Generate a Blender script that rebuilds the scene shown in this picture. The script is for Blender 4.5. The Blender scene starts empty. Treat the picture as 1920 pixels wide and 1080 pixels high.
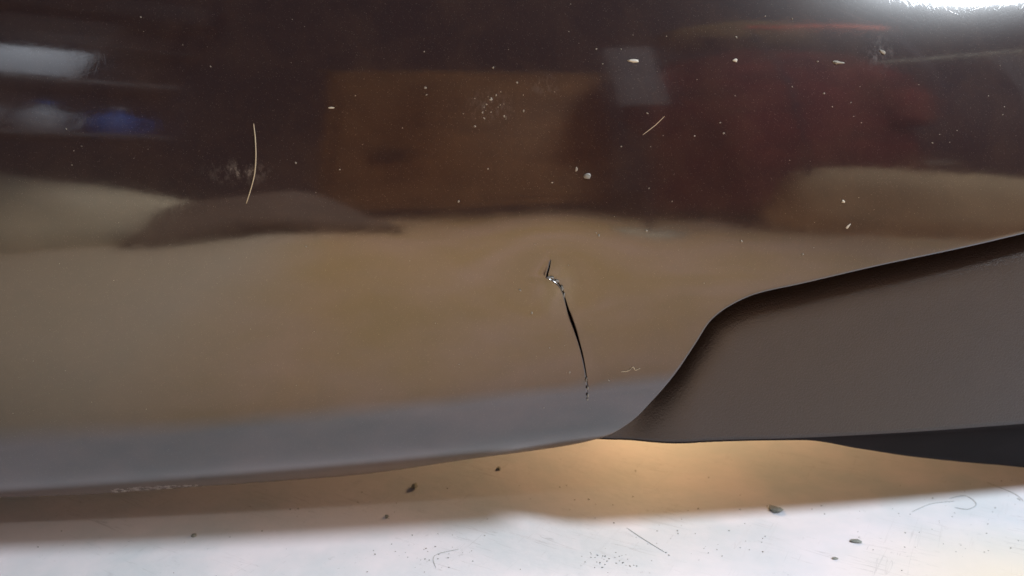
import bpy, bmesh, math, random
from mathutils import Vector, Matrix
random.seed(7)
sc=bpy.context.scene; col=sc.collection
# ------------------------------------------------------------------ camera, world, lamps, exposure
cam=bpy.data.cameras.new('camera'); co=bpy.data.objects.new('camera',cam); col.objects.link(co); sc.camera=co
co.location=(0.0,-0.45,0.30); co.rotation_euler=(math.radians(75),0,0)
cam.angle=2*math.atan(960/1566.0); cam.clip_start=0.01; cam.clip_end=60
cam.dof.use_dof=True; cam.dof.focus_distance=0.472; cam.dof.aperture_fstop=7.0
w=bpy.data.worlds.new('World'); sc.world=w; w.use_nodes=True
w.node_tree.nodes['Background'].inputs[0].default_value=(0.42,0.36,0.36,1)
w.node_tree.nodes['Background'].inputs[1].default_value=0.17
def lamp(name,typ,loc,power,colr,size,aim=None,spot=None,blend=1.0):
    l=bpy.data.lights.new(name,typ); o=bpy.data.objects.new(name,l); col.objects.link(o)
    o.location=loc; l.energy=power; l.color=colr
    if typ=='AREA': l.shape='DISK'; l.size=size
    else: l.shadow_soft_size=size
    if spot: l.spot_size=math.radians(spot); l.spot_blend=blend
    if aim is not None: o.rotation_euler=(Vector(aim)-Vector(loc)).to_track_quat('-Z','Y').to_euler()
    return o
lamp('globe_lamp_light','POINT',(0.926,-0.294,1.05),84,(0.85,0.93,1.0),0.125)
lamp('floor_fill_spot','SPOT',(-0.08,-0.86,0.92),90,(1.0,0.90,0.79),0.07,aim=(-0.10,-0.86,0),spot=93,blend=0.45)  # unseen fill spot, added to brighten the floor mirrored in the paint
lamp('inspection_lamp_light','POINT',(0.14,0.34,0.13),2.3,(1.0,0.60,0.28),0.05)
lamp('rack_fill_spot','SPOT',(-0.35,-0.45,1.75),120,(0.85,0.93,1.0),0.04,aim=(-1.02,-1.36,0.62),spot=42,blend=0.6)  # unseen fill spot, added to brighten the reflected rack and jugs
sc.view_settings.view_transform='Standard'; sc.view_settings.look='None'
sc.view_settings.exposure=0.0; sc.view_settings.gamma=1.0
sc.render.engine='CYCLES'; sc.render.resolution_x=1024; sc.render.resolution_y=576

# ------------------------------------------------------------------ node helpers
def mat(name):
    m=bpy.data.materials.new(name); m.use_nodes=True
    return m,m.node_tree,m.node_tree.nodes['Principled BSDF']
def nd(t,typ,**kw):
    n=t.nodes.new(typ)
    for k,v in kw.items():
        if k in n.inputs: n.inputs[k].default_value=v
        else: setattr(n,k,v)
    return n
def math_n(t,op,a,b=None,clamp=False):
    n=t.nodes.new('ShaderNodeMath'); n.operation=op; n.use_clamp=clamp
    for i,v in enumerate((a,b)):
        if v is None: continue
        if isinstance(v,(int,float)): n.inputs[i].default_value=v
        else: t.links.new(v,n.inputs[i])
    return n.outputs[0]
def ramp(t,src,stops):
    r=t.nodes.new('ShaderNodeValToRGB'); e=r.color_ramp.elements
    while len(e)<len(stops): e.new(0.5)
    for q,(p,c) in zip(e,stops): q.position=p; q.color=(c,c,c,1) if isinstance(c,(int,float)) else (*c,1)
    t.links.new(src,r.inputs[0]); return r.outputs[0]
def mixc(t,fac,a,b):
    n=t.nodes.new('ShaderNodeMix'); n.data_type='RGBA'
    for s,v in ((0,fac),(6,a),(7,b)):
        if isinstance(v,(int,float)): n.inputs[s].default_value=v
        elif isinstance(v,tuple): n.inputs[s].default_value=(*v,1)
        else: t.links.new(v,n.inputs[s])
    return n.outputs[2]
def noise(t,scale,detail=3,rough=0.55,vec=None,dist=0.0):
    n=nd(t,'ShaderNodeTexNoise',Scale=scale,Detail=detail,Roughness=rough,Distortion=dist)
    if vec: t.links.new(vec,n.inputs['Vector'])
    return n.outputs['Fac']
def coords(t,scale=(1,1,1),rot=(0,0,0),loc=(0,0,0)):
    tc=t.nodes.new('ShaderNodeTexCoord'); mp=t.nodes.new('ShaderNodeMapping')
    mp.inputs['Scale'].default_value=scale; mp.inputs['Rotation'].default_value=rot; mp.inputs['Location'].default_value=loc
    t.links.new(tc.outputs['Object'],mp.inputs['Vector']); return mp.outputs[0]
def blob(t,c,r,soft=1.0):                     # 1 at c, falling to 0 at the ellipsoid with radii r
    v=coords(t,scale=tuple(1/q for q in r),loc=tuple(-a/q for a,q in zip(c,r)))
    n=t.nodes.new('ShaderNodeVectorMath'); n.operation='LENGTH'; t.links.new(v,n.inputs[0])
    return math_n(t,'SUBTRACT',1.0,n.outputs['Value'],True)
def bump(t,b,height,strength,dist):
    n=nd(t,'ShaderNodeBump',Strength=strength,Distance=dist); t.links.new(height,n.inputs['Height'])
    t.links.new(n.outputs[0],b.inputs['Normal']); return n
def simple(name,c,rough=0.6,var=0.25,scale=12,bumpd=0.0):
    m,t,b=mat(name); f_=noise(t,scale,4,0.6,coords(t))
    t.links.new(mixc(t,ramp(t,f_,[(0.3,0.0),(0.7,1.0)]),tuple(v*(1-var) for v in c),tuple(min(1,v*(1+var)) for v in c)),b.inputs['Base Color'])
    b.inputs['Roughness'].default_value=rough
    if bumpd: bump(t,b,noise(t,scale*8,3,0.6,coords(t)),0.6,bumpd)
    return m

# ------------------------------------------------------------------ materials
# dark aubergine clear-coated paint with fine wiping scratches, dust film and scuffs
M={}
m,t,b=mat('bumper_paint'); M['paint']=m
def scratch(angle,thr,scale):
    mp=nd(t,'ShaderNodeMapping'); mp.inputs['Scale'].default_value=(scale*0.02,1,scale); t.links.new(coords(t,rot=(0,angle,0)),mp.inputs['Vector'])
    n=noise(t,1.0,1,0.5,mp.outputs[0],0.15); return ramp(t,n,[(thr,0.0),(thr+0.03,1.0),(thr+0.06,0.0)])
ss=None
for a_,th,s_ in ((0.3,0.60,900),(1.25,0.62,1100),(2.1,0.60,800),(2.75,0.63,1000),(0.8,0.64,1300),(1.7,0.63,700)):
    s=scratch(a_,th,s_); ss=s if ss is None else math_n(t,'MAXIMUM',ss,s)
film=ramp(t,noise(t,34,5,0.65,coords(t),0.4),[(0.42,0.0),(0.75,1.0)])
spk=ramp(t,noise(t,2600,1,0.5,coords(t)),[(0.70,0.0),(0.76,1.0)])
scuff=None
for c_,r_,k_ in (((-0.1435,0,0.2450),(0.024,0.2,0.009),0.9),((-0.0114,0.0,0.2782),(0.014,0.2,0.011),0.8),((0.0171,0,0.2891),(0.010,0.2,0.008),0.55),((0.2059,0.03,0.3059),(0.013,0.2,0.012),0.6),((-0.226,0.02,0.0405),(0.034,0.2,0.0055),6.0),((0.0275,0,0.178),(0.012,0.2,0.017),0.35)):
    s=math_n(t,'MULTIPLY',blob(t,c_,r_),k_); scuff=s if scuff is None else math_n(t,'MAXIMUM',scuff,s)
sn=ramp(t,noise(t,300,4,0.7,coords(t,scale=(1,1,0.6),rot=(0,0.6,0))),[(0.47,0.0),(0.62,1.0)])
scm=math_n(t,'MULTIPLY',scuff,sn,True)
c0=mixc(t,film,(0.019,0.0095,0.0105),(0.031,0.0165,0.0140))
c1=mixc(t,math_n(t,'MULTIPLY',spk,0.28),c0,(0.42,0.38,0.33))
edgew=math_n(t,'MULTIPLY',math_n(t,'MULTIPLY',blob(t,(-0.226,0.02,0.0390),(0.036,0.2,0.0065)),3.0,True),sn)
scm2=math_n(t,'MAXIMUM',math_n(t,'MULTIPLY',scm,0.12),math_n(t,'MULTIPLY',edgew,0.6))
c2=mixc(t,scm2,c1,(0.50,0.45,0.42))
c3=mixc(t,math_n(t,'MULTIPLY',ramp(t,blob(t,(0.0265,0.0,0.1775),(0.013,0.2,0.019)),[(0.0,0.0),(0.9,1.0)]),0.12),c2,(0.36,0.37,0.31))
t.links.new(c3,b.inputs['Base Color'])
rg=math_n(t,'ADD',math_n(t,'MULTIPLY',film,0.03),math_n(t,'ADD',0.055,math_n(t,'MULTIPLY',scm,0.35)))
b.inputs['Roughness'].default_value=0.28; b.inputs['Specular IOR Level'].default_value=0.3; b.inputs['IOR'].default_value=1.45
hgt=math_n(t,'SUBTRACT',math_n(t,'MULTIPLY',noise(t,420,2,0.5,coords(t)),1.7),math_n(t,'MULTIPLY',ss,math_n(t,'ADD',0.55,math_n(t,'MULTIPLY',math_n(t,'SQRT',blob(t,(0.27,0.05,0.345),(0.16,0.3,0.055))),0.7))))
bp=bump(t,b,hgt,0.075,0.00004); t.links.new(bp.outputs[0],b.inputs['Coat Normal'])
wob=nd(t,'ShaderNodeBump',Strength=1.0,Distance=0.00009); t.links.new(noise(t,24,2,0.45,coords(t)),wob.inputs['Height']); t.links.new(wob.outputs[0],bp.inputs['Normal'])
b.inputs['Coat Weight'].default_value=1.0; b.inputs['Coat IOR'].default_value=1.80; t.links.new(rg,b.inputs['Coat Roughness'])

m,t,b=mat('grained_plastic'); M['valance']=m
t.links.new(mixc(t,noise(t,40,3,0.6,coords(t)),(0.026,0.0165,0.014),(0.038,0.025,0.020)),b.inputs['Base Color'])
b.inputs['Roughness'].default_value=0.38; b.inputs['IOR'].default_value=1.60
bump(t,b,noise(t,850,3,0.65,coords(t)),1.0,0.0006)
M['back_shade']=simple('black_back_and_shade',(0.007,0.005,0.006),0.8,0.3,30)  # near-black for the added light blockers and the painted shade under the trim
M['back_shade'].node_tree.nodes['Principled BSDF'].inputs['Specular IOR Level'].default_value=0.12
M['torn']=simple('torn_plastic',(0.17,0.16,0.145),0.55,0.35,700,0.0003)

m,t,b=mat('white_painted_floor'); M['white']=m
co_=coords(t)
def rs(s_,ang):
    mp=nd(t,'ShaderNodeMapping'); mp.inputs['Scale'].default_value=s_; t.links.new(coords(t,rot=(0,0,ang)),mp.inputs['Vector']); return mp.outputs[0]
n1=noise(t,7,5,0.6,co_); n2=noise(t,260,4,0.7,co_)
base=mixc(t,ramp(t,n1,[(0.40,0.0),(0.60,1.0)]),(0.60,0.65,0.71),(0.78,0.75,0.81))
cream=ramp(t,noise(t,9,2,0.5,coords(t,loc=(0.3,0.1,0))),[(0.45,0.0),(0.6,1.0)])
base=mixc(t,math_n(t,'MULTIPLY',blob(t,(0.31,-0.02,0),(0.13,0.08,1)),1.0,True),base,(0.84,0.74,0.60))
gr=math_n(t,'MULTIPLY',ramp(t,n2,[(0.60,0.0),(0.72,1.0)]),ramp(t,noise(t,22,3,0.6,co_),[(0.50,0.0),(0.68,1.0)]))
wv=rs((14,190,1),0.5); sc_=ramp(t,noise(t,1.0,2,0.5,wv,1.6),[(0.60,0.0),(0.625,1.0),(0.65,0.0)])
wv2=rs((230,9,1),0.55); sc2=ramp(t,noise(t,1.0,2,0.5,wv2,1.2),[(0.64,0.0),(0.655,1.0),(0.67,0.0)])
msk=ramp(t,noise(t,16,3,0.6,coords(t,loc=(3,2,0))),[(0.46,0.0),(0.64,1.0)])
dirt=math_n(t,'MAXIMUM',math_n(t,'MULTIPLY',gr,0.55),math_n(t,'MULTIPLY',math_n(t,'MAXIMUM',sc_,sc2),math_n(t,'MULTIPLY',msk,0.30)))
n3=noise(t,3.4,5,0.68,co_)
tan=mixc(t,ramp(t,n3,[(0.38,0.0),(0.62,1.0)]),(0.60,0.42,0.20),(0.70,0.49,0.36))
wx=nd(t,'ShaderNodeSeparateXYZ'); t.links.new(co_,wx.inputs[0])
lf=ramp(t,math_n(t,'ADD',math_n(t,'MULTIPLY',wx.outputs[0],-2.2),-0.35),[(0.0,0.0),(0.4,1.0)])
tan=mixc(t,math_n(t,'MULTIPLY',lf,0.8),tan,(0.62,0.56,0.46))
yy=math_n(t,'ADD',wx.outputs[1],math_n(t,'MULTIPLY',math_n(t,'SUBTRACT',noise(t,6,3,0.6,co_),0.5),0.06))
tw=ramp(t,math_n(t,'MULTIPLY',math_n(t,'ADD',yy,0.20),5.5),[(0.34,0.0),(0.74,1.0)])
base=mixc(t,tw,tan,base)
t.links.new(mixc(t,dirt,base,(0.17,0.16,0.17)),b.inputs['Base Color'])
b.inputs['Roughness'].default_value=0.62
bump(t,b,math_n(t,'SUBTRACT',noise(t,120,4,0.6,co_),math_n(t,'MULTIPLY',dirt,0.6)),0.35,0.0008)

M['wood']=simple('brown_wood',(0.52,0.25,0.09),0.55,0.32,6)
M['wood2']=simple('ochre_wood',(0.45,0.28,0.14),0.6,0.2,5)
M['sack']=simple('ochre_canvas',(0.56,0.39,0.22),0.8,0.15,5)
M['red']=simple('maroon_cloth',(0.13,0.024,0.019),0.9,0.6,9)
M['orange']=simple('orange_paint',(0.42,0.07,0.025),0.5,0.15,8)
M['ochre']=simple('ochre_cloth',(0.20,0.125,0.04),0.9,0.3,7)
M['dark']=simple('dark_lacquer',(0.022,0.015,0.020),0.6,0.3,6)
M['greyp']=simple('grey_panel',(0.20,0.18,0.175),0.6,0.2,6)
M['pale']=simple('pale_board',(0.60,0.55,0.43),0.6,0.12,5)
M['umber']=simple('umber_matt',(0.13,0.10,0.085),0.95,0.25,8)
M['whitep']=simple('white_plastic',(0.45,0.47,0.52),0.4,0.12,8)
M['blue']=simple('blue_plastic',(0.06,0.16,0.50),0.4,0.15,8)
M['hair']=simple('pale_hair',(0.45,0.38,0.27),0.5,0.1,40)
M['dust']=simple('pale_dust',(0.24,0.22,0.19),0.8,0.25,300)
M['flake']=simple('white_flake',(0.48,0.45,0.39),0.6,0.15,400)
M['drop']=simple('grey_speck',(0.20,0.20,0.19),0.35,0.2,300)
M['grit']=simple('dark_grit',(0.13,0.13,0.11),0.8,0.4,500)
M['crumb']=simple('grey_crumb',(0.22,0.23,0.21),0.8,0.35,400)

# ------------------------------------------------------------------ object helpers
def obj(name,me,m,parent=None,smooth=True):
    o=bpy.data.objects.new(name,me); col.objects.link(o)
    if m is not None: me.materials.append(M[m])
    if smooth:
        for p in me.polygons: p.use_smooth=True
    if parent: o.parent=parent
    return o
def pyd(name,v,fc):
    me=bpy.data.meshes.new(name); me.from_pydata(v,[],fc); me.update(); return me
def empty(name,loc=(0,0,0),rz=0):
    o=bpy.data.objects.new(name,None); col.objects.link(o); o.location=loc; o.rotation_euler=(0,0,rz); o.empty_display_size=0.02; return o
def tag(o,label=None,cat=None,group=None,kind=None):
    for k,v in (('label',label),('category',cat),('group',group),('kind',kind)):
        if v: o[k]=v
    return o
def box(name,size,loc,m,parent=None,bev=0.004,rz=0):
    bm=bmesh.new(); bmesh.ops.create_cube(bm,size=1)
    for v in bm.verts: v.co=Vector((v.co.x*size[0],v.co.y*size[1],v.co.z*size[2]))
    if bev: bmesh.ops.bevel(bm,geom=bm.edges[:],offset=bev,segments=2,affect='EDGES')
    me=bpy.data.meshes.new(name); bm.to_mesh(me); bm.free()
    o=obj(name,me,m,parent,False); o.location=loc; o.rotation_euler=(0,0,rz); return o
def lathe(name,prof,m,parent=None,loc=(0,0,0),seg=20):
    v=[];fc=[]
    for r,z in prof:
        for k in range(seg): a=2*math.pi*k/seg; v.append((r*math.cos(a),r*math.sin(a),z))
    for i in range(len(prof)-1):
        for k in range(seg): fc.append((i*seg+k,i*seg+(k+1)%seg,(i+1)*seg+(k+1)%seg,(i+1)*seg+k))
    fc.append(tuple(range(seg-1,-1,-1))); n=(len(prof)-1)*seg; fc.append(tuple(range(n,n+seg)))
    o=obj(name,pyd(name,v,fc),m,parent); o.location=loc; return o
def tube(name,pts,rad,m,parent=None,seg=7):
    P_=[Vector(p) for p in pts]; Q=[]
    for i in range(len(P_)-1):
        a=P_[max(0,i-1)];b_=P_[i];c_=P_[i+1];d=P_[min(len(P_)-1,i+2)]
        for k in range(6):
            u=k/6; Q.append(0.5*((2*b_)+(c_-a)*u+(2*a-5*b_+4*c_-d)*u*u+(3*b_-a-3*c_+d)*u**3))
    Q.append(P_[-1]); v=[];fc=[]
    for i,q in enumerate(Q):
        d=(Q[min(len(Q)-1,i+1)]-Q[max(0,i-1)]).normalized(); s=d.orthogonal().normalized(); u=d.cross(s)
        tp=rad*(0.45+0.55*math.sin(math.pi*min(1,max(0,(i+0.5)/len(Q))))**0.4)
        for k in range(seg): a=2*math.pi*k/seg; v.append(q+tp*(s*math.cos(a)+u*math.sin(a)))
    for i in range(len(Q)-1):
        for k in range(seg): fc.append((i*seg+k,i*seg+(k+1)%seg,(i+1)*seg+(k+1)%seg,(i+1)*seg+k))
    fc.append(tuple(range(seg))); fc.append(tuple(range((len(Q)-1)*seg,len(Q)*seg)))
    return obj(name,pyd(name,v,fc),m,parent)
def chip(sx,sy,sz,seed,sub=2):
    r=random.Random(seed); bm=bmesh.new(); bmesh.ops.create_icosphere(bm,subdivisions=sub,radius=1)
    ks=[(Vector((r.uniform(-1,1),r.uniform(-1,1),r.uniform(-1,1))),r.uniform(0.15,0.5)) for _ in range(5)]
    for v in bm.verts:
        f_=1+sum(k*math.sin(3*v.co.dot(d)) for d,k in ks)*0.5
        v.co=Vector((v.co.x*sx*f_,v.co.y*sy*f_,v.co.z*sz*f_))
    return bm
def bm_mesh(name,bm):
    me=bpy.data.meshes.new(name); bm.to_mesh(me); bm.free(); return me

# ------------------------------------------------------------------ bumper surface functions
import math
CAM=(0.0,-0.45,0.30); PITCH=math.radians(-15); FPX=1566.0
# bumper skin: depth Y as a function of x and height z
PROF=[(-0.05,-53),(0.047,-52.5),(0.053,-49),(0.060,-41),(0.067,-32),(0.076,-26),(0.086,-24),(0.094,-20),(0.104,-10),(0.114,-6.5),(0.15,-4),(0.18,-2),(0.216,1.0),(0.25,5.5),(0.29,13),(0.331,22),(0.36,34),(0.39,55),(0.42,75)]
def lin(tab,v):
    if v<=tab[0][0]: return tab[0][1]
    for (a,b),(c,d) in zip(tab,tab[1:]):
        if v<=c: return b+(d-b)*(v-a)/(c-a)
    return tab[-1][1]
N=2400; ZA,ZB=-0.06,0.41
_tab=[0.0]*(N+1)
_n=[lin(PROF,ZA+(ZB-ZA)*i/N) for i in range(N+1)]
K=24                                     # smooth the normal table
_s=[]; _acc=[0.0]
for v in _n: _acc.append(_acc[-1]+v)
for i in range(N+1):
    a=max(0,i-K); b=min(N+1,i+K+1); _s.append((_acc[b]-_acc[a])/(b-a))
for i in range(1,N+1): _tab[i]=_tab[i-1]+math.tan(math.radians(0.5*(_s[i]+_s[i-1])))*(ZB-ZA)/N
_i0=int((0.179-ZA)/(ZB-ZA)*N); _off=_tab[_i0]
def P(z):
    t=(z-ZA)/(ZB-ZA)*N; t=max(0,min(N-1e-6,t)); i=int(t); return _tab[i]+(_tab[i+1]-_tab[i])*(t-i)-_off
def lowshift(x,z):                       # the lower roll climbs to the right
    w=max(0,min(1,(0.19-z)/0.05)); w=w*w*(3-2*w)
    return w*(0.075*(x+0.05)+0.006)
DENT=(0.022,0.182)
def Y0(x): return 0.085*x+0.13*x*x
def f(x,z):
    d=((x-DENT[0])/0.030)**2+((z-DENT[1])/0.022)**2
    return Y0(x)+P(z-lowshift(x,z))+0.0016*math.exp(-d)-0.0007*math.exp(-((x+0.115)/0.05)**2-((z-0.222)/0.03)**2)

def spline(tab,x):
    n=len(tab)
    if x<=tab[0][0]: return tab[0][1]
    if x>=tab[-1][0]: return tab[-1][1]
    sl=[(tab[i+1][1]-tab[i][1])/(tab[i+1][0]-tab[i][0]) for i in range(n-1)]
    mm=[sl[0]]+[0.0 if sl[i-1]*sl[i]<=0 else 2*sl[i-1]*sl[i]/(sl[i-1]+sl[i]) for i in range(1,n-1)]+[sl[-1]]
    for i in range(n-1):
        a,ya=tab[i]; c,yc=tab[i+1]
        if x<=c:
            h=c-a; u=(x-a)/h
            return ya*(1+2*u)*(1-u)**2+h*mm[i]*u*(1-u)**2+yc*u*u*(3-2*u)+h*mm[i+1]*u*u*(u-1)
EDGE=[(-0.56, 0.004), (-0.5, 0.018), (-0.42, 0.0319), (-0.3222, 0.0359), (-0.266, 0.0339), (-0.2055, 0.0371), (-0.1117, 0.0389), (-0.0205, 0.0555), (0.034, 0.0641), (0.0572, 0.072), (0.0725, 0.0851), (0.0867, 0.1062), (0.098, 0.1246), (0.1064, 0.1399), (0.1147, 0.1549), (0.1265, 0.1645), (0.1418, 0.1712), (0.167, 0.1762), (0.2148, 0.1859), (0.2639, 0.1945), (0.3041, 0.2022), (0.4, 0.222), (0.56, 0.25)]
CRACK=[(0.1076,0.0451),(0.1175,0.0443),(0.1253,0.0431),(0.1364,0.0408),(0.1443,0.0387),(0.1527,0.0360),(0.1619,0.0327),(0.1706,0.0301),(0.1785,0.0276),(0.1826,0.0239),(0.1849,0.0194),(0.1911,0.0208),(0.1963,0.0216)]
GAP=[(0.1085,0.0),(0.1175,0.0002),(0.1253,0.00045),(0.1364,0.0009),(0.1443,0.0013),(0.1527,0.0018),(0.1619,0.0019),(0.1690,0.0009),(0.1735,0.0003),(0.183,0.00025),(0.1855,0.0012),(0.1895,0.0010),(0.1958,0.0)]
CX=0.034
def zedge(x): return spline(EDGE,x)+0.0020
def sstep(a,b_,x): u=max(0.0,min(1.0,(x-a)/(b_-a))); return u*u*(3-2*u)

# ------------------------------------------------------------------ setting
def sheet(name,x0,x1,pts,z,m):
    v=[(x,y(x) if callable(y) else y,z) for y in pts for x in (x0,x1)]
    o=obj(name,pyd(name,v,[(0,1,3,2)]),m,None,False); tag(o,kind='structure'); return o
sheet('floor',-6,6,(-6.0,6.0),0.0,'white')

# ------------------------------------------------------------------ bumper
BUMP=empty('car_bumper',(0,0.02,0))
BUMP.location=(0,0,0)
tag(BUMP,'glossy dark brown painted car bumper with a jagged crack above its lower edge','bumper')
def xlist():
    xs=[]; x=-0.56
    while x<0.56:
        xs.append(x); d=abs(x-CX)
        h=0.0030
        if 0.03<x<0.16: h=0.0014
        if d<0.03: h=0.0011
        if x<-0.32 or x>0.34: h=0.008
        x+=h
    i=min(range(len(xs)),key=lambda k:abs(xs[k]-CX)); xs[i]=CX; return xs,i
XS,IC=xlist(); ZTOP=0.402; NV=215
verts=[];faces=[];idx={}
def vtx(i,j,side=0):
    xu=XS[i]; ze=zedge(xu); v=j/NV; z=ze+(ZTOP-ze)*v
    x=xu; d=abs(xu-CX)
    xc=spline(CRACK,z)-CX
    if d<0.034:
        tt=d/0.034; x+=xc*(1-tt*tt)**2*sstep(0.004,0.03,z-ze)*(1-sstep(0.205,0.26,z))
    g=0.85*spline(GAP,z) if GAP[0][0]<z<GAP[-1][0] else 0.0
    if g>0 and i==IC: x+=side*g/2
    y=f(x,z)
    if 0.10<z<0.20 and d<0.03:
        s_=side if i==IC else (1 if i>IC else -1)
        open_=sstep(0.108,0.140,z)*(1-sstep(0.180,0.197,z))
        y+=s_*0.0009*open_*math.exp(-d/0.006)
        y-=0.0014*math.exp(-((z-0.179)/0.012)**2-((x-0.0255)/0.0075)**2)*(1 if s_<0 else 0.5)
    return (x,y,z)
def slit(j):
    xu=CX; ze=zedge(xu); z=ze+(ZTOP-ze)*j/NV
    return GAP[0][0]<z<GAP[-1][0] and spline(GAP,z)>1e-5
for i in range(len(XS)):
    for j in range(NV+1):
        if i==IC and slit(j):
            for s_ in (-1,1): idx[(i,j,s_)]=len(verts); verts.append(vtx(i,j,s_))
        else:
            idx[(i,j,0)]=len(verts); verts.append(vtx(i,j,0))
def gi(i,j,s_): return idx[(i,j,s_)] if (i,j,s_) in idx else idx[(i,j,0)]
for i in range(len(XS)-1):
    for j in range(NV):
        a=gi(i,j,1); b_=gi(i+1,j,-1); c=gi(i+1,j+1,-1); d=gi(i,j+1,1); faces.append((a,b_,c,d))
# rolled lip under the lower edge, then a flange turned inwards
prev=[idx[(i,0,0)] for i in range(len(XS))]
pos=[Vector(verts[k]) for k in prev]; steps=9
for k in range(steps+2):
    cur=[]
    for i,xu in enumerate(XS):
        e=0.0006; sl=(zedge(xu+e)-zedge(xu-e))/(2*e); L=math.hypot(1,sl); px_,pz_=sl/L,-1/L
        p=pos[i]
        if k<steps:
            x0,_,z0=verts[idx[(i,0,0)]]
            h=0.0005; a0=math.atan((f(x0+px_*h,z0+pz_*h)-f(x0-px_*h,z0-pz_*h))/(2*h)); a1=math.radians(112); a=a0+(a1-a0)*(k+0.5)/steps
            r=0.0021+0.003*(1-sstep(0.01,0.08,xu)); ds=r*(a1-a0)/steps
            q=Vector((p.x+px_*math.cos(a)*ds,p.y+math.sin(a)*ds,p.z+pz_*math.cos(a)*ds))
        else: q=Vector((p.x,p.y+0.006,p.z+0.0012))
        pos[i]=q; cur.append(len(verts)); verts.append(tuple(q))
    for i in range(len(XS)-1): faces.append((cur[i],cur[i+1],prev[i+1],prev[i]))
    prev=cur
sh=obj('painted_shell',pyd('painted_shell',verts,faces),'paint',BUMP)
so=sh.modifiers.new('thickness','SOLIDIFY'); so.thickness=0.0022; so.offset=-1; so.use_rim=True
# unseen sheet added behind the skin's top to block the globe lamp
tv=[];tf=[]
for x in XS:
    y=f(x,ZTOP)
    for k in range(6): tv.append((x,y+0.0005+0.055*k,ZTOP-0.003+0.004*math.sin(k)))
for i in range(len(XS)-1):
    for k in range(5): tf.append((i*6+k,(i+1)*6+k,(i+1)*6+k+1,i*6+k+1))
tf_=obj('light_block_sheet',pyd('light_block_sheet',tv,tf),'back_shade',BUMP); so=tf_.modifiers.new('thickness','SOLIDIFY'); so.thickness=0.0025; so.offset=-1
# black backing bar, added so no light shows through the crack
bv=[];bf=[]; XB=[-0.5+0.02*i for i in range(51)]; ZB_=[0.100,0.13,0.16,0.19,0.22]
for x in XB:
    for z in ZB_: bv.append((x,max(f(x,z)+0.014,Y0(x)+0.034),z))
    for z in reversed(ZB_): bv.append((x,max(f(x,z)+0.05,Y0(x)+0.07),z))
n=2*len(ZB_)
for i in range(len(XB)-1):
    for k in range(n): bf.append((i*n+k,(i+1)*n+k,(i+1)*n+(k+1)%n,i*n+(k+1)%n))
bf.append(tuple(range(n))); bf.append(tuple(reversed(range((len(XB)-1)*n,len(XB)*n))))
obj('crack_light_block',pyd('crack_light_block',bv,bf),'back_shade',BUMP,False)
# grained lower trim tucked behind the skin on the right
VB=[(0.02,0.0660),(0.059,0.0668),(0.09,0.0685),(0.12,0.0697),(0.185,0.0672),(0.23,0.0545),(0.27,0.0425),(0.345,0.024),(0.44,0.004),(0.56,0.001)]
VC=[(0.02,0.0680),(0.059,0.0688),(0.09,0.0705),(0.12,0.0719),(0.185,0.0700),(0.23,0.0694),(0.27,0.0690),(0.345,0.0690),(0.56,0.066)]
def yv(x,z):
    y=Y0(x)+0.0155+0.019*(1-sstep(0.045,0.115,x))-0.075*(z-0.12)
    return y
EP=[(0.03+0.002*k,zedge(0.03+0.002*k)) for k in range(180)]
def edist(x,z): return min(math.hypot(x-p,z-q) for p,q in EP)
vx=[0.02+0.0022*i for i in range(66)]+[0.1652+0.006*i for i in range(66)]; vv=[];vf=[]
rows=44
for x in vx:
    zb=spline(VB,x); zc=max(spline(VC,x),zb+0.0015); zt=zedge(x)+0.022
    line=[]
    for j in range(rows+1):
        z=zt+(zc-zt)*j/rows
        y=yv(x,z)+0.020*(math.exp(-(edist(x,z)/0.012)**2) if z<zedge(x) else 1.0)*sstep(0.062,0.105,x)
        line.append((x,y,z))
    yc=line[-1][1]; hgt_=zc-zb
    for k in range(1,9):
        u=k/8; line.append((x,yc+hgt_*0.62*u**1.15+0.0008*u,zc-hgt_*(u**0.92)))
    yb=line[-1][1]
    line.append((x,yb+0.003,zb+0.0006)); line.append((x,yb+0.02,zb+0.004))
    vv+=line
nr=rows+1+8+2
for i in range(len(vx)-1):
    for k in range(rows): vf.append((i*nr+k,i*nr+k+1,(i+1)*nr+k+1,(i+1)*nr+k))
va=obj('lower_trim',pyd('lower_trim',vv,vf),'valance',BUMP); va['label']='matt grained dark plastic lower trim'
lf_=[]  # trim's lower return face, its shade painted in as near-black colour
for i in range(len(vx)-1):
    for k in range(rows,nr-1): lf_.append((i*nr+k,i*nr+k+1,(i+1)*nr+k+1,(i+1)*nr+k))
me=pyd('trim_underside_shade',vv,lf_); bm=bmesh.new(); bm.from_mesh(me)
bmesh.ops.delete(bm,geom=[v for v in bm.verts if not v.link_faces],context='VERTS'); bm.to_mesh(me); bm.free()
ul=obj('trim_underside_shade',me,'back_shade',BUMP); ul['label']='underside of the trim with its shade painted black'
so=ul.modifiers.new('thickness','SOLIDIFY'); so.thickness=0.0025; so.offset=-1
bm=bmesh.new(); bm.from_mesh(va.data); bmesh.ops.delete(bm,geom=[v for v in bm.verts if not v.link_faces],context='VERTS'); bm.to_mesh(va.data); bm.free()
so=va.modifiers.new('thickness','SOLIDIFY'); so.thickness=0.0025; so.offset=-1
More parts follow.
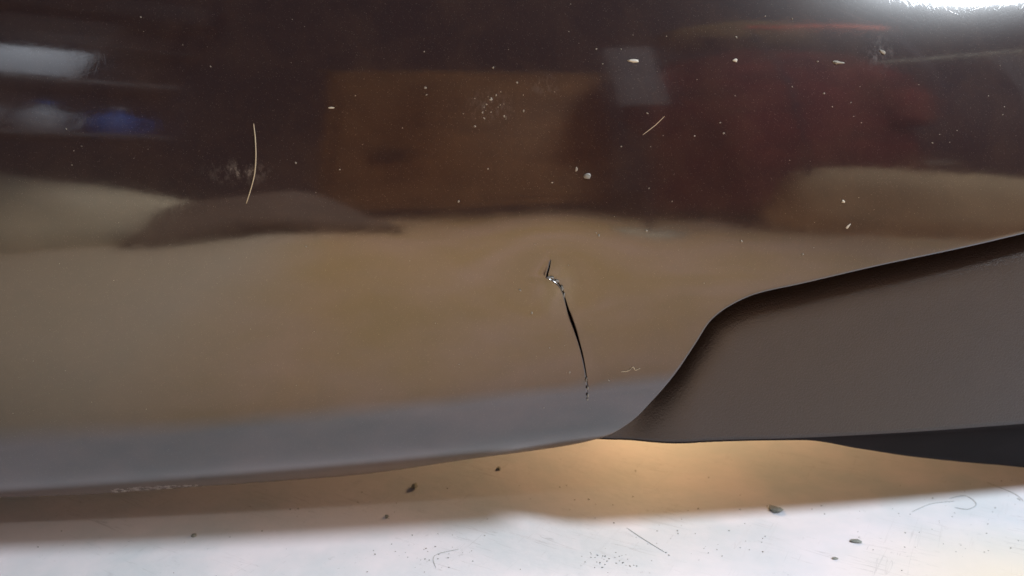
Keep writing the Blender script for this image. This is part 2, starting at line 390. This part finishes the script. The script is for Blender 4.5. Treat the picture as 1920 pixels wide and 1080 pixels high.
# torn slivers of plastic along the crack
for q,(x,z,sx,sz,rot) in enumerate([(0.0205,0.1842,0.0030,0.0009,-0.25),(0.0245,0.1820,0.0022,0.0010,-0.6),(0.0277,0.1775,0.0010,0.0018,0.35),(0.0290,0.1735,0.0007,0.0022,0.3),(0.0228,0.1785,0.0016,0.0011,0.8),(0.0436,0.1215,0.0005,0.0016,0.1),(0.0446,0.1160,0.0005,0.0012,0.0),(0.0450,0.1105,0.0005,0.0014,0.1),(0.0449,0.1075,0.0004,0.0008,0.1)]):
    me=bm_mesh('torn_sliver',chip(sx,0.0006,sz,q+3)); o=obj('torn_sliver',me,'torn',BUMP)
    o.location=(x,f(x,z)-0.0005,z); o.rotation_euler=(0,rot,0)

# ------------------------------------------------------------------ dust, flakes and hairs lying on the skin
PX=0.00025
def on_skin(name,m,x,z,sx,sz,rot,seed,lift=0.10):
    me=bm_mesh(name,chip(sx*PX*0.5,min(sx,sz)*PX*0.16,sz*PX*0.42,seed)); o=obj(name,me,m)
    e=1e-3; nx=(f(x+e,z)-f(x-e,z))/(2*e); nz=(f(x,z+e)-f(x,z-e))/(2*e); nn=Vector((nx,-1,nz)).normalized()
    o.rotation_euler=((-nn).to_track_quat('Y','Z').to_matrix()@Matrix.Rotation(rot,3,'Y')).to_euler()
    o.location=Vector((x,f(x,z),z))+nn*min(sx,sz)*PX*lift; return o
FL=[(0.1219,0.3018,10,8,0.2,'flake','bright white paint chip on the upper right of the bumper below the highlight','chip'),
 (0.0662,0.3015,24,8,0.1,'flake','long pale flake beside the grey patch reflected in the bumper','flake'),
 (0.1807,0.3007,24,8,0.05,'dust','flat dull flake beside a dark reflection on the bumper','flake'),
 (-0.0948,0.2779,13,4,0.0,'flake','thin white sliver on the bumper between the long hair and the crumbs','flake'),
 (0.0412,0.2413,15,15,0.0,'drop','round grey speck on the bumper above the crack','speck'),
 (0.0350,0.2448,5,11,0.2,'dust','narrow upright speck beside the round grey speck above the crack','speck'),
 (0.1876,0.2247,8,8,0.0,'flake','small round white speck above the trim edge on the bumper','speck'),
 (0.1923,0.2102,14,6,-0.9,'flake','slanted white flake nearest above the grained trim on the bumper','flake'),
 (0.2080,0.3065,14,9,0.4,'dust','crumpled dust lump under the bright highlight on the bumper','lump')]
for q,(x,z,sx,sz,r,m,l,c) in enumerate(FL):
    tag(on_skin('dust_flake',m,x,z,sx,sz,r,q+20),l,c,'flakes on the bumper')
SP=[(0.1888, 0.2794), (0.1955, 0.2684), (0.1907, 0.2719), (0.2536, 0.2634), (0.2432, 0.2615), (0.239, 0.2568), (-0.0099, 0.2982), (0.0028, 0.2905), (-0.046, 0.2878), (-0.0452, 0.2843), (0.0453, 0.3079), (0.059, 0.3079), (0.1221, 0.2832), (0.0885, 0.2266), (0.0466, 0.2098), (0.0481, 0.2083), (0.0747, 0.2105), (-0.0288, 0.2286), (-0.0129, 0.2456), (0.0217, 0.2378), (0.0753, 0.2342), (0.1162, 0.2633), (0.0594, 0.2568), (0.1296, 0.2035), (0.1666, 0.1947), (-0.1112, 0.2049), (-0.1142, 0.2497), (-0.0914, 0.246), (-0.1933, 0.3237), (-0.157, 0.2988), (-0.2317, 0.2674), (-0.2245, 0.2587), (0.0045, 0.1779), (0.0112, 0.1638), (0.0215, 0.1425), (0.0301, 0.1436), (0.0336, 0.1264), (0.0569, 0.1201), (0.0734, 0.2744), (0.1545, 0.2882), (0.1692, 0.3015), (-0.0579, 0.2674), (-0.0114, 0.2817), (-0.0136, 0.2793), (-0.0074, 0.2779), (-0.0111, 0.2754), (-0.0148, 0.2721), (-0.0043, 0.2795), (-0.0198, 0.2823), (0.0488, 0.3001), (0.0839, 0.3146), (0.1227, 0.3142), (0.1549, 0.3243), (0.1779, 0.2772), (0.114, 0.2691), (0.0756, 0.2566), (0.0998, 0.2621), (0.1396, 0.3257), (0.2816, 0.272), (0.0316, 0.3312), (-0.0465, 0.3064), (0.1731, 0.2844)]
bm=bmesh.new(); rr=random.Random(4)
pts=[(x,z,rr.uniform(2.2,4.6)) for x,z in SP]
for _ in range(90):
    x=rr.uniform(-0.30,0.31); z=rr.uniform(0.10,0.34)
    if z>zedge(x)+0.012: pts.append((x,z,rr.uniform(1.0,2.2)))
for _ in range(16): pts.append((-0.0114+rr.gauss(0,0.006),0.2782+rr.gauss(0,0.005),rr.uniform(1.5,4.5)))
for x,z,s_ in pts:
    c=chip(s_*PX*0.5*rr.uniform(0.7,1.8),s_*PX*0.35,s_*PX*0.5*rr.uniform(0.7,1.3),rr.random(),1)
    a=rr.uniform(0,3.14)
    mt=Matrix.Translation((x,f(x,z)-s_*PX*0.15,z))@Matrix.Rotation(a,4,'Y'); c.transform(mt)
    tmp=bpy.data.meshes.new('t'); c.to_mesh(tmp); c.free(); bm.from_mesh(tmp); bpy.data.meshes.remove(tmp)
du=obj('dust',bm_mesh('dust',bm),'dust'); tag(du,'fine pale dust specks scattered over the glossy bumper','dust',kind='stuff')
def hair(pts,r,label,cat='hair'):
    P3=[]
    for x,z in pts: P3.append((x,f(x,z)-r*0.9,z))
    tag(tube('hair',P3,r,'hair'),label,cat)
hair([(-0.1353,0.2699),(-0.1347,0.2617),(-0.1349,0.2512),(-0.1365,0.2415),(-0.1410,0.2286)],0.00031,'long pale bent hair stuck on the bumper')
hair([(0.0829,0.2727),(0.0788,0.2688),(0.0759,0.2665),(0.0710,0.2629)],0.00021,'short slanted hair on the dark red reflection')
hair([(0.0642,0.1255),(0.0683,0.1260),(0.0711,0.1283),(0.0725,0.1262),(0.0753,0.1274)],0.00022,'tiny kinked fibre on the bumper beside the foot of the crack','fibre')

# ------------------------------------------------------------------ crumbs and grit on the white floor
CR=[(0.1847,0.0708,34,14,-0.35,'largest grey oblong crumb on the white floor under the trim','crumb'),
 (0.2237,0.0318,26,8,-0.2,'thin curled grey crumb on the bright white floor','crumb'),
 (-0.2089,0.0388,11,8,0.3,'small dark crumb on the white floor below the scraped edge','crumb'),
 (-0.0711,0.1033,14,13,0.0,'dark round crumb in the tan shadow under the bumper','crumb'),
 (-0.0102,0.1325,11,9,0.0,'small brown crumb on the shaded floor below the crack','crumb'),
 (-0.0859,0.0623,9,8,0.0,'tiny crumb at the edge of the bumper shadow','crumb'),
 (0.2026,0.0124,13,5,0.0,'flat dark crumb on the brightest part of the white floor','crumb')]
for q,(x,y,sx,sy,r,l,c) in enumerate(CR):
    k=0.00034; me=bm_mesh('crumb',chip(sx*k*0.5,sy*k*0.9,sy*k*0.32,q+60,1)); o=obj('crumb',me,'crumb',None,False); o.location=(x,y,sy*k*0.24); o.rotation_euler=(0,0,r); tag(o,l,c,'crumbs on the white floor')
bm=bmesh.new(); gp=[]
for cx,cy,n,s_ in ((-0.0473,0.0172,26,0.014),(0.0635,0.0113,34,0.010),(0.1195,0.0232,16,0.03),(0.2856,0.0344,18,0.03),(0.3563,0.1009,14,0.02),(0.16,0.06,26,0.07),(-0.2,0.03,22,0.08),(-0.004,0.0877,14,0.05),(0.30,0.075,20,0.03),(0.02,0.05,30,0.10)):
    for _ in range(n): gp.append((cx+rr.gauss(0,s_),cy+rr.gauss(0,s_*0.6),rr.uniform(0.8,2.4)))
for x,y,s_ in gp:
    k=0.00034; c=chip(s_*k*0.5*rr.uniform(0.8,2.4),s_*k*0.6,s_*k*0.3,rr.random(),1)
    c.transform(Matrix.Translation((x,y,s_*k*0.2))@Matrix.Rotation(rr.uniform(0,3.1),4,'Z'))
    tmp=bpy.data.meshes.new('t'); c.to_mesh(tmp); c.free(); bm.from_mesh(tmp); bpy.data.meshes.remove(tmp)
tag(obj('grit',bm_mesh('grit',bm),'grit'),'dark grit scattered over the white floor','grit',kind='stuff')
def lint(pts,r,label): tag(tube('lint',[(x,y,r*0.9) for x,y in pts],r,'crumb'),label,'lint')
lint([(0.0768,0.0486),(0.0855,0.0356),(0.0968,0.0202)],0.00016,'straight dark thread slanting across the white floor')
lint([(-0.0470,0.0027),(-0.0489,0.0160),(-0.0341,0.0232)],0.00014,'hooked thin thread among grit on the white floor')
lint([(0.3126,0.0877),(0.3261,0.0916),(0.3277,0.0802),(0.3182,0.0729),(0.3100,0.0751)],0.00018,'curled loop of lint on the floor beside the trim shadow')
lint([(0.2774,0.0693),(0.2957,0.0802),(0.3145,0.0840)],0.00015,'faint lint strand beside the curled loop on the floor')
lint([(0.3523,0.1114),(0.3628,0.0954),(0.3634,0.0840)],0.00018,'bent dark lint strand by the dark trim corner')

# ------------------------------------------------------------------ things standing opposite, seen as reflections in the paint
cb=empty('wooden_cabinet',(0.185,-1.86,0),0.0)
tag(cb,'brown wooden cabinet with one door standing opposite the bumper','cabinet')
box('body',(0.96,0.40,1.22),(0,-0.2,0.665),'wood',cb,0.01); box('top_board',(1.00,0.44,0.022),(0,-0.2,1.287),'wood2',cb,0.004)
box('plinth',(0.92,0.36,0.05),(0,-0.2,0.028),'dark',cb,0.003); dr=box('door',(0.86,0.02,1.08),(0,0.0125,0.665),'wood',cb,0.006)
kb=lathe('knob',[(0.035,0),(0.035,0.01),(0.06,0.03),(0.05,0.055),(0.02,0.06)],'dark',dr,(-0.25,0.010,-0.20)); kb.rotation_euler=(-math.pi/2,0,0)
# maroon cloth figure on a pole, in place of the reflected photographer
st=empty('figure_stand',(0.97,-1.30,0)); tag(st,'dark pole holding up the maroon photographer stand-in','coat stand')
lathe('pole',[(0.022,0.02),(0.020,0.8),(0.016,1.42)],'dark',st); lathe('base',[(0.15,0.0),(0.15,0.018),(0.05,0.03),(0.022,0.05)],'dark',st)
tube('crossbar',[(-0.20,0,1.20),(0,0,1.27),(0.20,0,1.20)],0.018,'dark',st)
cv=[];cf=[]; sg=48; lev=30
for j in range(lev+1):
    u=j/lev; z=1.275-1.22*u
    wx_=0.05+0.22*sstep(0,0.10,u)+0.10*u; dy_=0.045+0.05*sstep(0,0.12,u)+0.06*u
    for k in range(sg):
        a=2*math.pi*k/sg; fold=1+0.10*u*math.sin(7*a+2*u)+0.06*u*math.sin(12*a+1+5*u)
        cv.append((wx_*fold*math.cos(a),dy_*fold*math.sin(a),z+0.012*math.sin(3*a)*u))
for j in range(lev):
    for k in range(sg): cf.append((j*sg+k,j*sg+(k+1)%sg,(j+1)*sg+(k+1)%sg,(j+1)*sg+k))
ct=empty('figure',(0.97,-1.30,0),0.55); tag(ct,'maroon cloth figure standing in for the reflected photographer','figure')
obj('figure_body',pyd('figure_body',cv,cf),'red',ct)
for s_ in (-1,1): tube('sleeve',[(s_*0.22,0.0,1.15),(s_*0.31,0.02,0.95),(s_*0.35,0.05,0.72),(s_*0.33,0.10,0.55)],0.065,'red',ct,14)
# dark shelving unit with pale edges
su=empty('dark_cupboard',(1.66,-1.42,0),0.72); tag(su,'dark lacquered cupboard with a grey side panel','cupboard')
box('body',(0.62,0.4,1.22),(-0.06,-0.1,0.61),'dark',su,0.006); box('side_panel',(0.10,0.42,1.22),(0.31,-0.1,0.61),'greyp',su,0.004); box('top_board',(0.80,0.46,0.03),(0,-0.1,1.237),'pale',su,0.004)
tube('handle',[(-0.2,0.112,0.33),(-0.1,0.13,0.32),(0.02,0.112,0.31)],0.014,'pale',su)
# orange bar on trestle
rl=empty('orange_rail',(0.95,-0.87,0),0.63); tag(rl,'orange painted clothes rail standing beside the maroon figure','rail')
tube('crossbar',[(-0.16,0,1.25),(0,0,1.20),(0.16,0,1.13)],0.018,'orange',rl)
for s_ in (-1,1): tube('upright',[(s_*0.16,0,0.0),(s_*0.16,0,0.6),(s_*0.16,0,1.19-s_*0.06)],0.008,'dark',rl)
# crates and dark umber mound
def sack(name,loc,rz,rx,ry,h,m,skew,label):
    v=[];fc=[]; nu,nv=40,16
    for j in range(nv+1):
        t_=j/nv; z=h*t_; rr_=(1-t_**5)**0.4 if t_<1 else 0.0
        rr_*=0.90+0.10*min(1,t_*5)
        for k in range(nu):
            a=2*math.pi*k/nu; w_=1+0.04*math.sin(5*a+3*t_)+0.025*math.sin(9*a-4*t_)
            x=rx*rr_*w_*math.cos(a); y=ry*rr_*w_*math.sin(a); v.append((x,y,z*(1-skew*x/rx)*(1+0.02*math.sin(14*x+6*y))))
    for j in range(nv):
        for k in range(nu): fc.append((j*nu+k,j*nu+(k+1)%nu,(j+1)*nu+(k+1)%nu,(j+1)*nu+k))
    fc.append(tuple(reversed(range(nu))))
    o=obj(name,pyd(name,v,fc),m); o.location=loc; o.rotation_euler=(0,0,rz); tag(o,label,'sack'); return o
sack('canvas_sack',(1.14,-0.80,0),0.60,0.44,0.15,0.24,'sack',0.42,'ochre canvas sack slumped on the tan floor beside the rail')
sack('canvas_sack',(-0.89,-1.02,0),-0.5,0.42,0.16,0.30,'pale',0.28,'pale olive canvas sack slumped on the floor below the rack')
fe=[];ff=[]
for j in range(13):
    for i in range(19):
        u,v=i/18,j/12; fe.append((-0.30+0.60*u,-0.15+0.30*v,0.20+0.025*math.sin(9*u+4*v)+0.02*math.sin(14*v)-0.195*(abs(2*v-1)**3 if abs(2*v-1)>abs(2*u-1) else abs(2*u-1)**3)))
for j in range(12):
    for i in range(18): ff.append((j*19+i,j*19+i+1,(j+1)*19+i+1,(j+1)*19+i))
fo=obj('umber_mound',pyd('umber_mound',fe,ff),'umber'); fo.location=(-0.36,-1.20,0.0); fo.rotation_euler=(0,0,-0.3); tag(fo,'crumpled dark umber mound on the tan floor','mound')
fs=fo.modifiers.new('t','SOLIDIFY'); fs.thickness=0.006; fs.offset=1
# rack with containers
rk=empty('metal_rack',(-0.97,-1.36,0),-0.62); tag(rk,'grey metal rack with shelves of plastic containers','rack')
for sx in (-0.34,0.34):
    for sy in (-0.14,0.14): box('post',(0.025,0.025,1.75),(sx,sy-0.06,0.875),'dark',rk,0.002)
for z in (0.55,0.92,1.25,1.60): box('shelf',(0.70,0.30,0.02),(0,-0.06,z),'greyp',rk,0.002)
def jug(x,z,m,s_,label):
    q=Matrix.Rotation(-0.62,4,'Z')@Vector((x,0.0,0)); 
    j=empty('jug',(-0.97+q.x,-1.36+q.y,z),-0.62); tag(j,label,'jug')
    lathe('body',[(0.055*s_,0.0),(0.075*s_,0.01),(0.078*s_,0.13*s_),(0.06*s_,0.17*s_),(0.025*s_,0.19*s_),(0.024*s_,0.215*s_)],m,j)
    lathe('cap',[(0.028*s_,0.216*s_),(0.028*s_,0.24*s_)],'blue' if m!='blue' else 'whitep',j); tube('handle',[(0.06*s_,0,0.16*s_),(0.11*s_,0,0.14*s_),(0.10*s_,0,0.05*s_),(0.075*s_,0,0.04*s_)],0.01,m,j)
jug(-0.20,0.56,'whitep',1.1,'wide white jug with blue cap on the rack'); jug(0.02,0.56,'whitep',0.9,'narrow white jug with blue cap on the rack'); jug(0.20,0.56,'blue',0.85,'small blue jug with white cap on the rack')
for x,z,m,hh,l in ((-0.1,1.26,'greyp',0.20,'grey carton on the middle shelf of the rack'),(-0.12,0.93,'whitep',0.22,'white carton on the low shelf of the rack'),(0.1,1.61,'greyp',0.18,'grey carton on the top shelf of the rack')):
    q=Matrix.Rotation(-0.62,4,'Z')@Vector((x,0,0)); cc=box('carton',(0.34,0.22,hh),(-0.97+q.x,-1.36+q.y,z+hh/2+0.001),m,None,0.006,-0.62); tag(cc,l,'carton')
# grey board and ochre cloth
gb=empty('display_stand',(0.475,-1.02,0),0.36); tag(gb,'grey board on a thin dark stand opposite the bumper','stand')
box('board',(0.115,0.012,0.42),(0,0,0.85),'greyp',gb,0.003); box('pole',(0.018,0.018,0.65),(0,-0.02,0.34),'dark',gb,0.002); lathe('base',[(0.09,0.0),(0.09,0.008),(0.02,0.012)],'pale',gb)
ht=empty('hat',(0.97,-1.30,1.40)); tag(ht,'ochre felt hat on top of the maroon figure','hat')
lathe('crown',[(0.12,0.02),(0.115,0.07),(0.09,0.13),(0.03,0.145)],'ochre',ht); lathe('brim',[(0.11,0.022),(0.26,0.0),(0.262,0.006),(0.11,0.03)],'ochre',ht,(0,0,0),32)
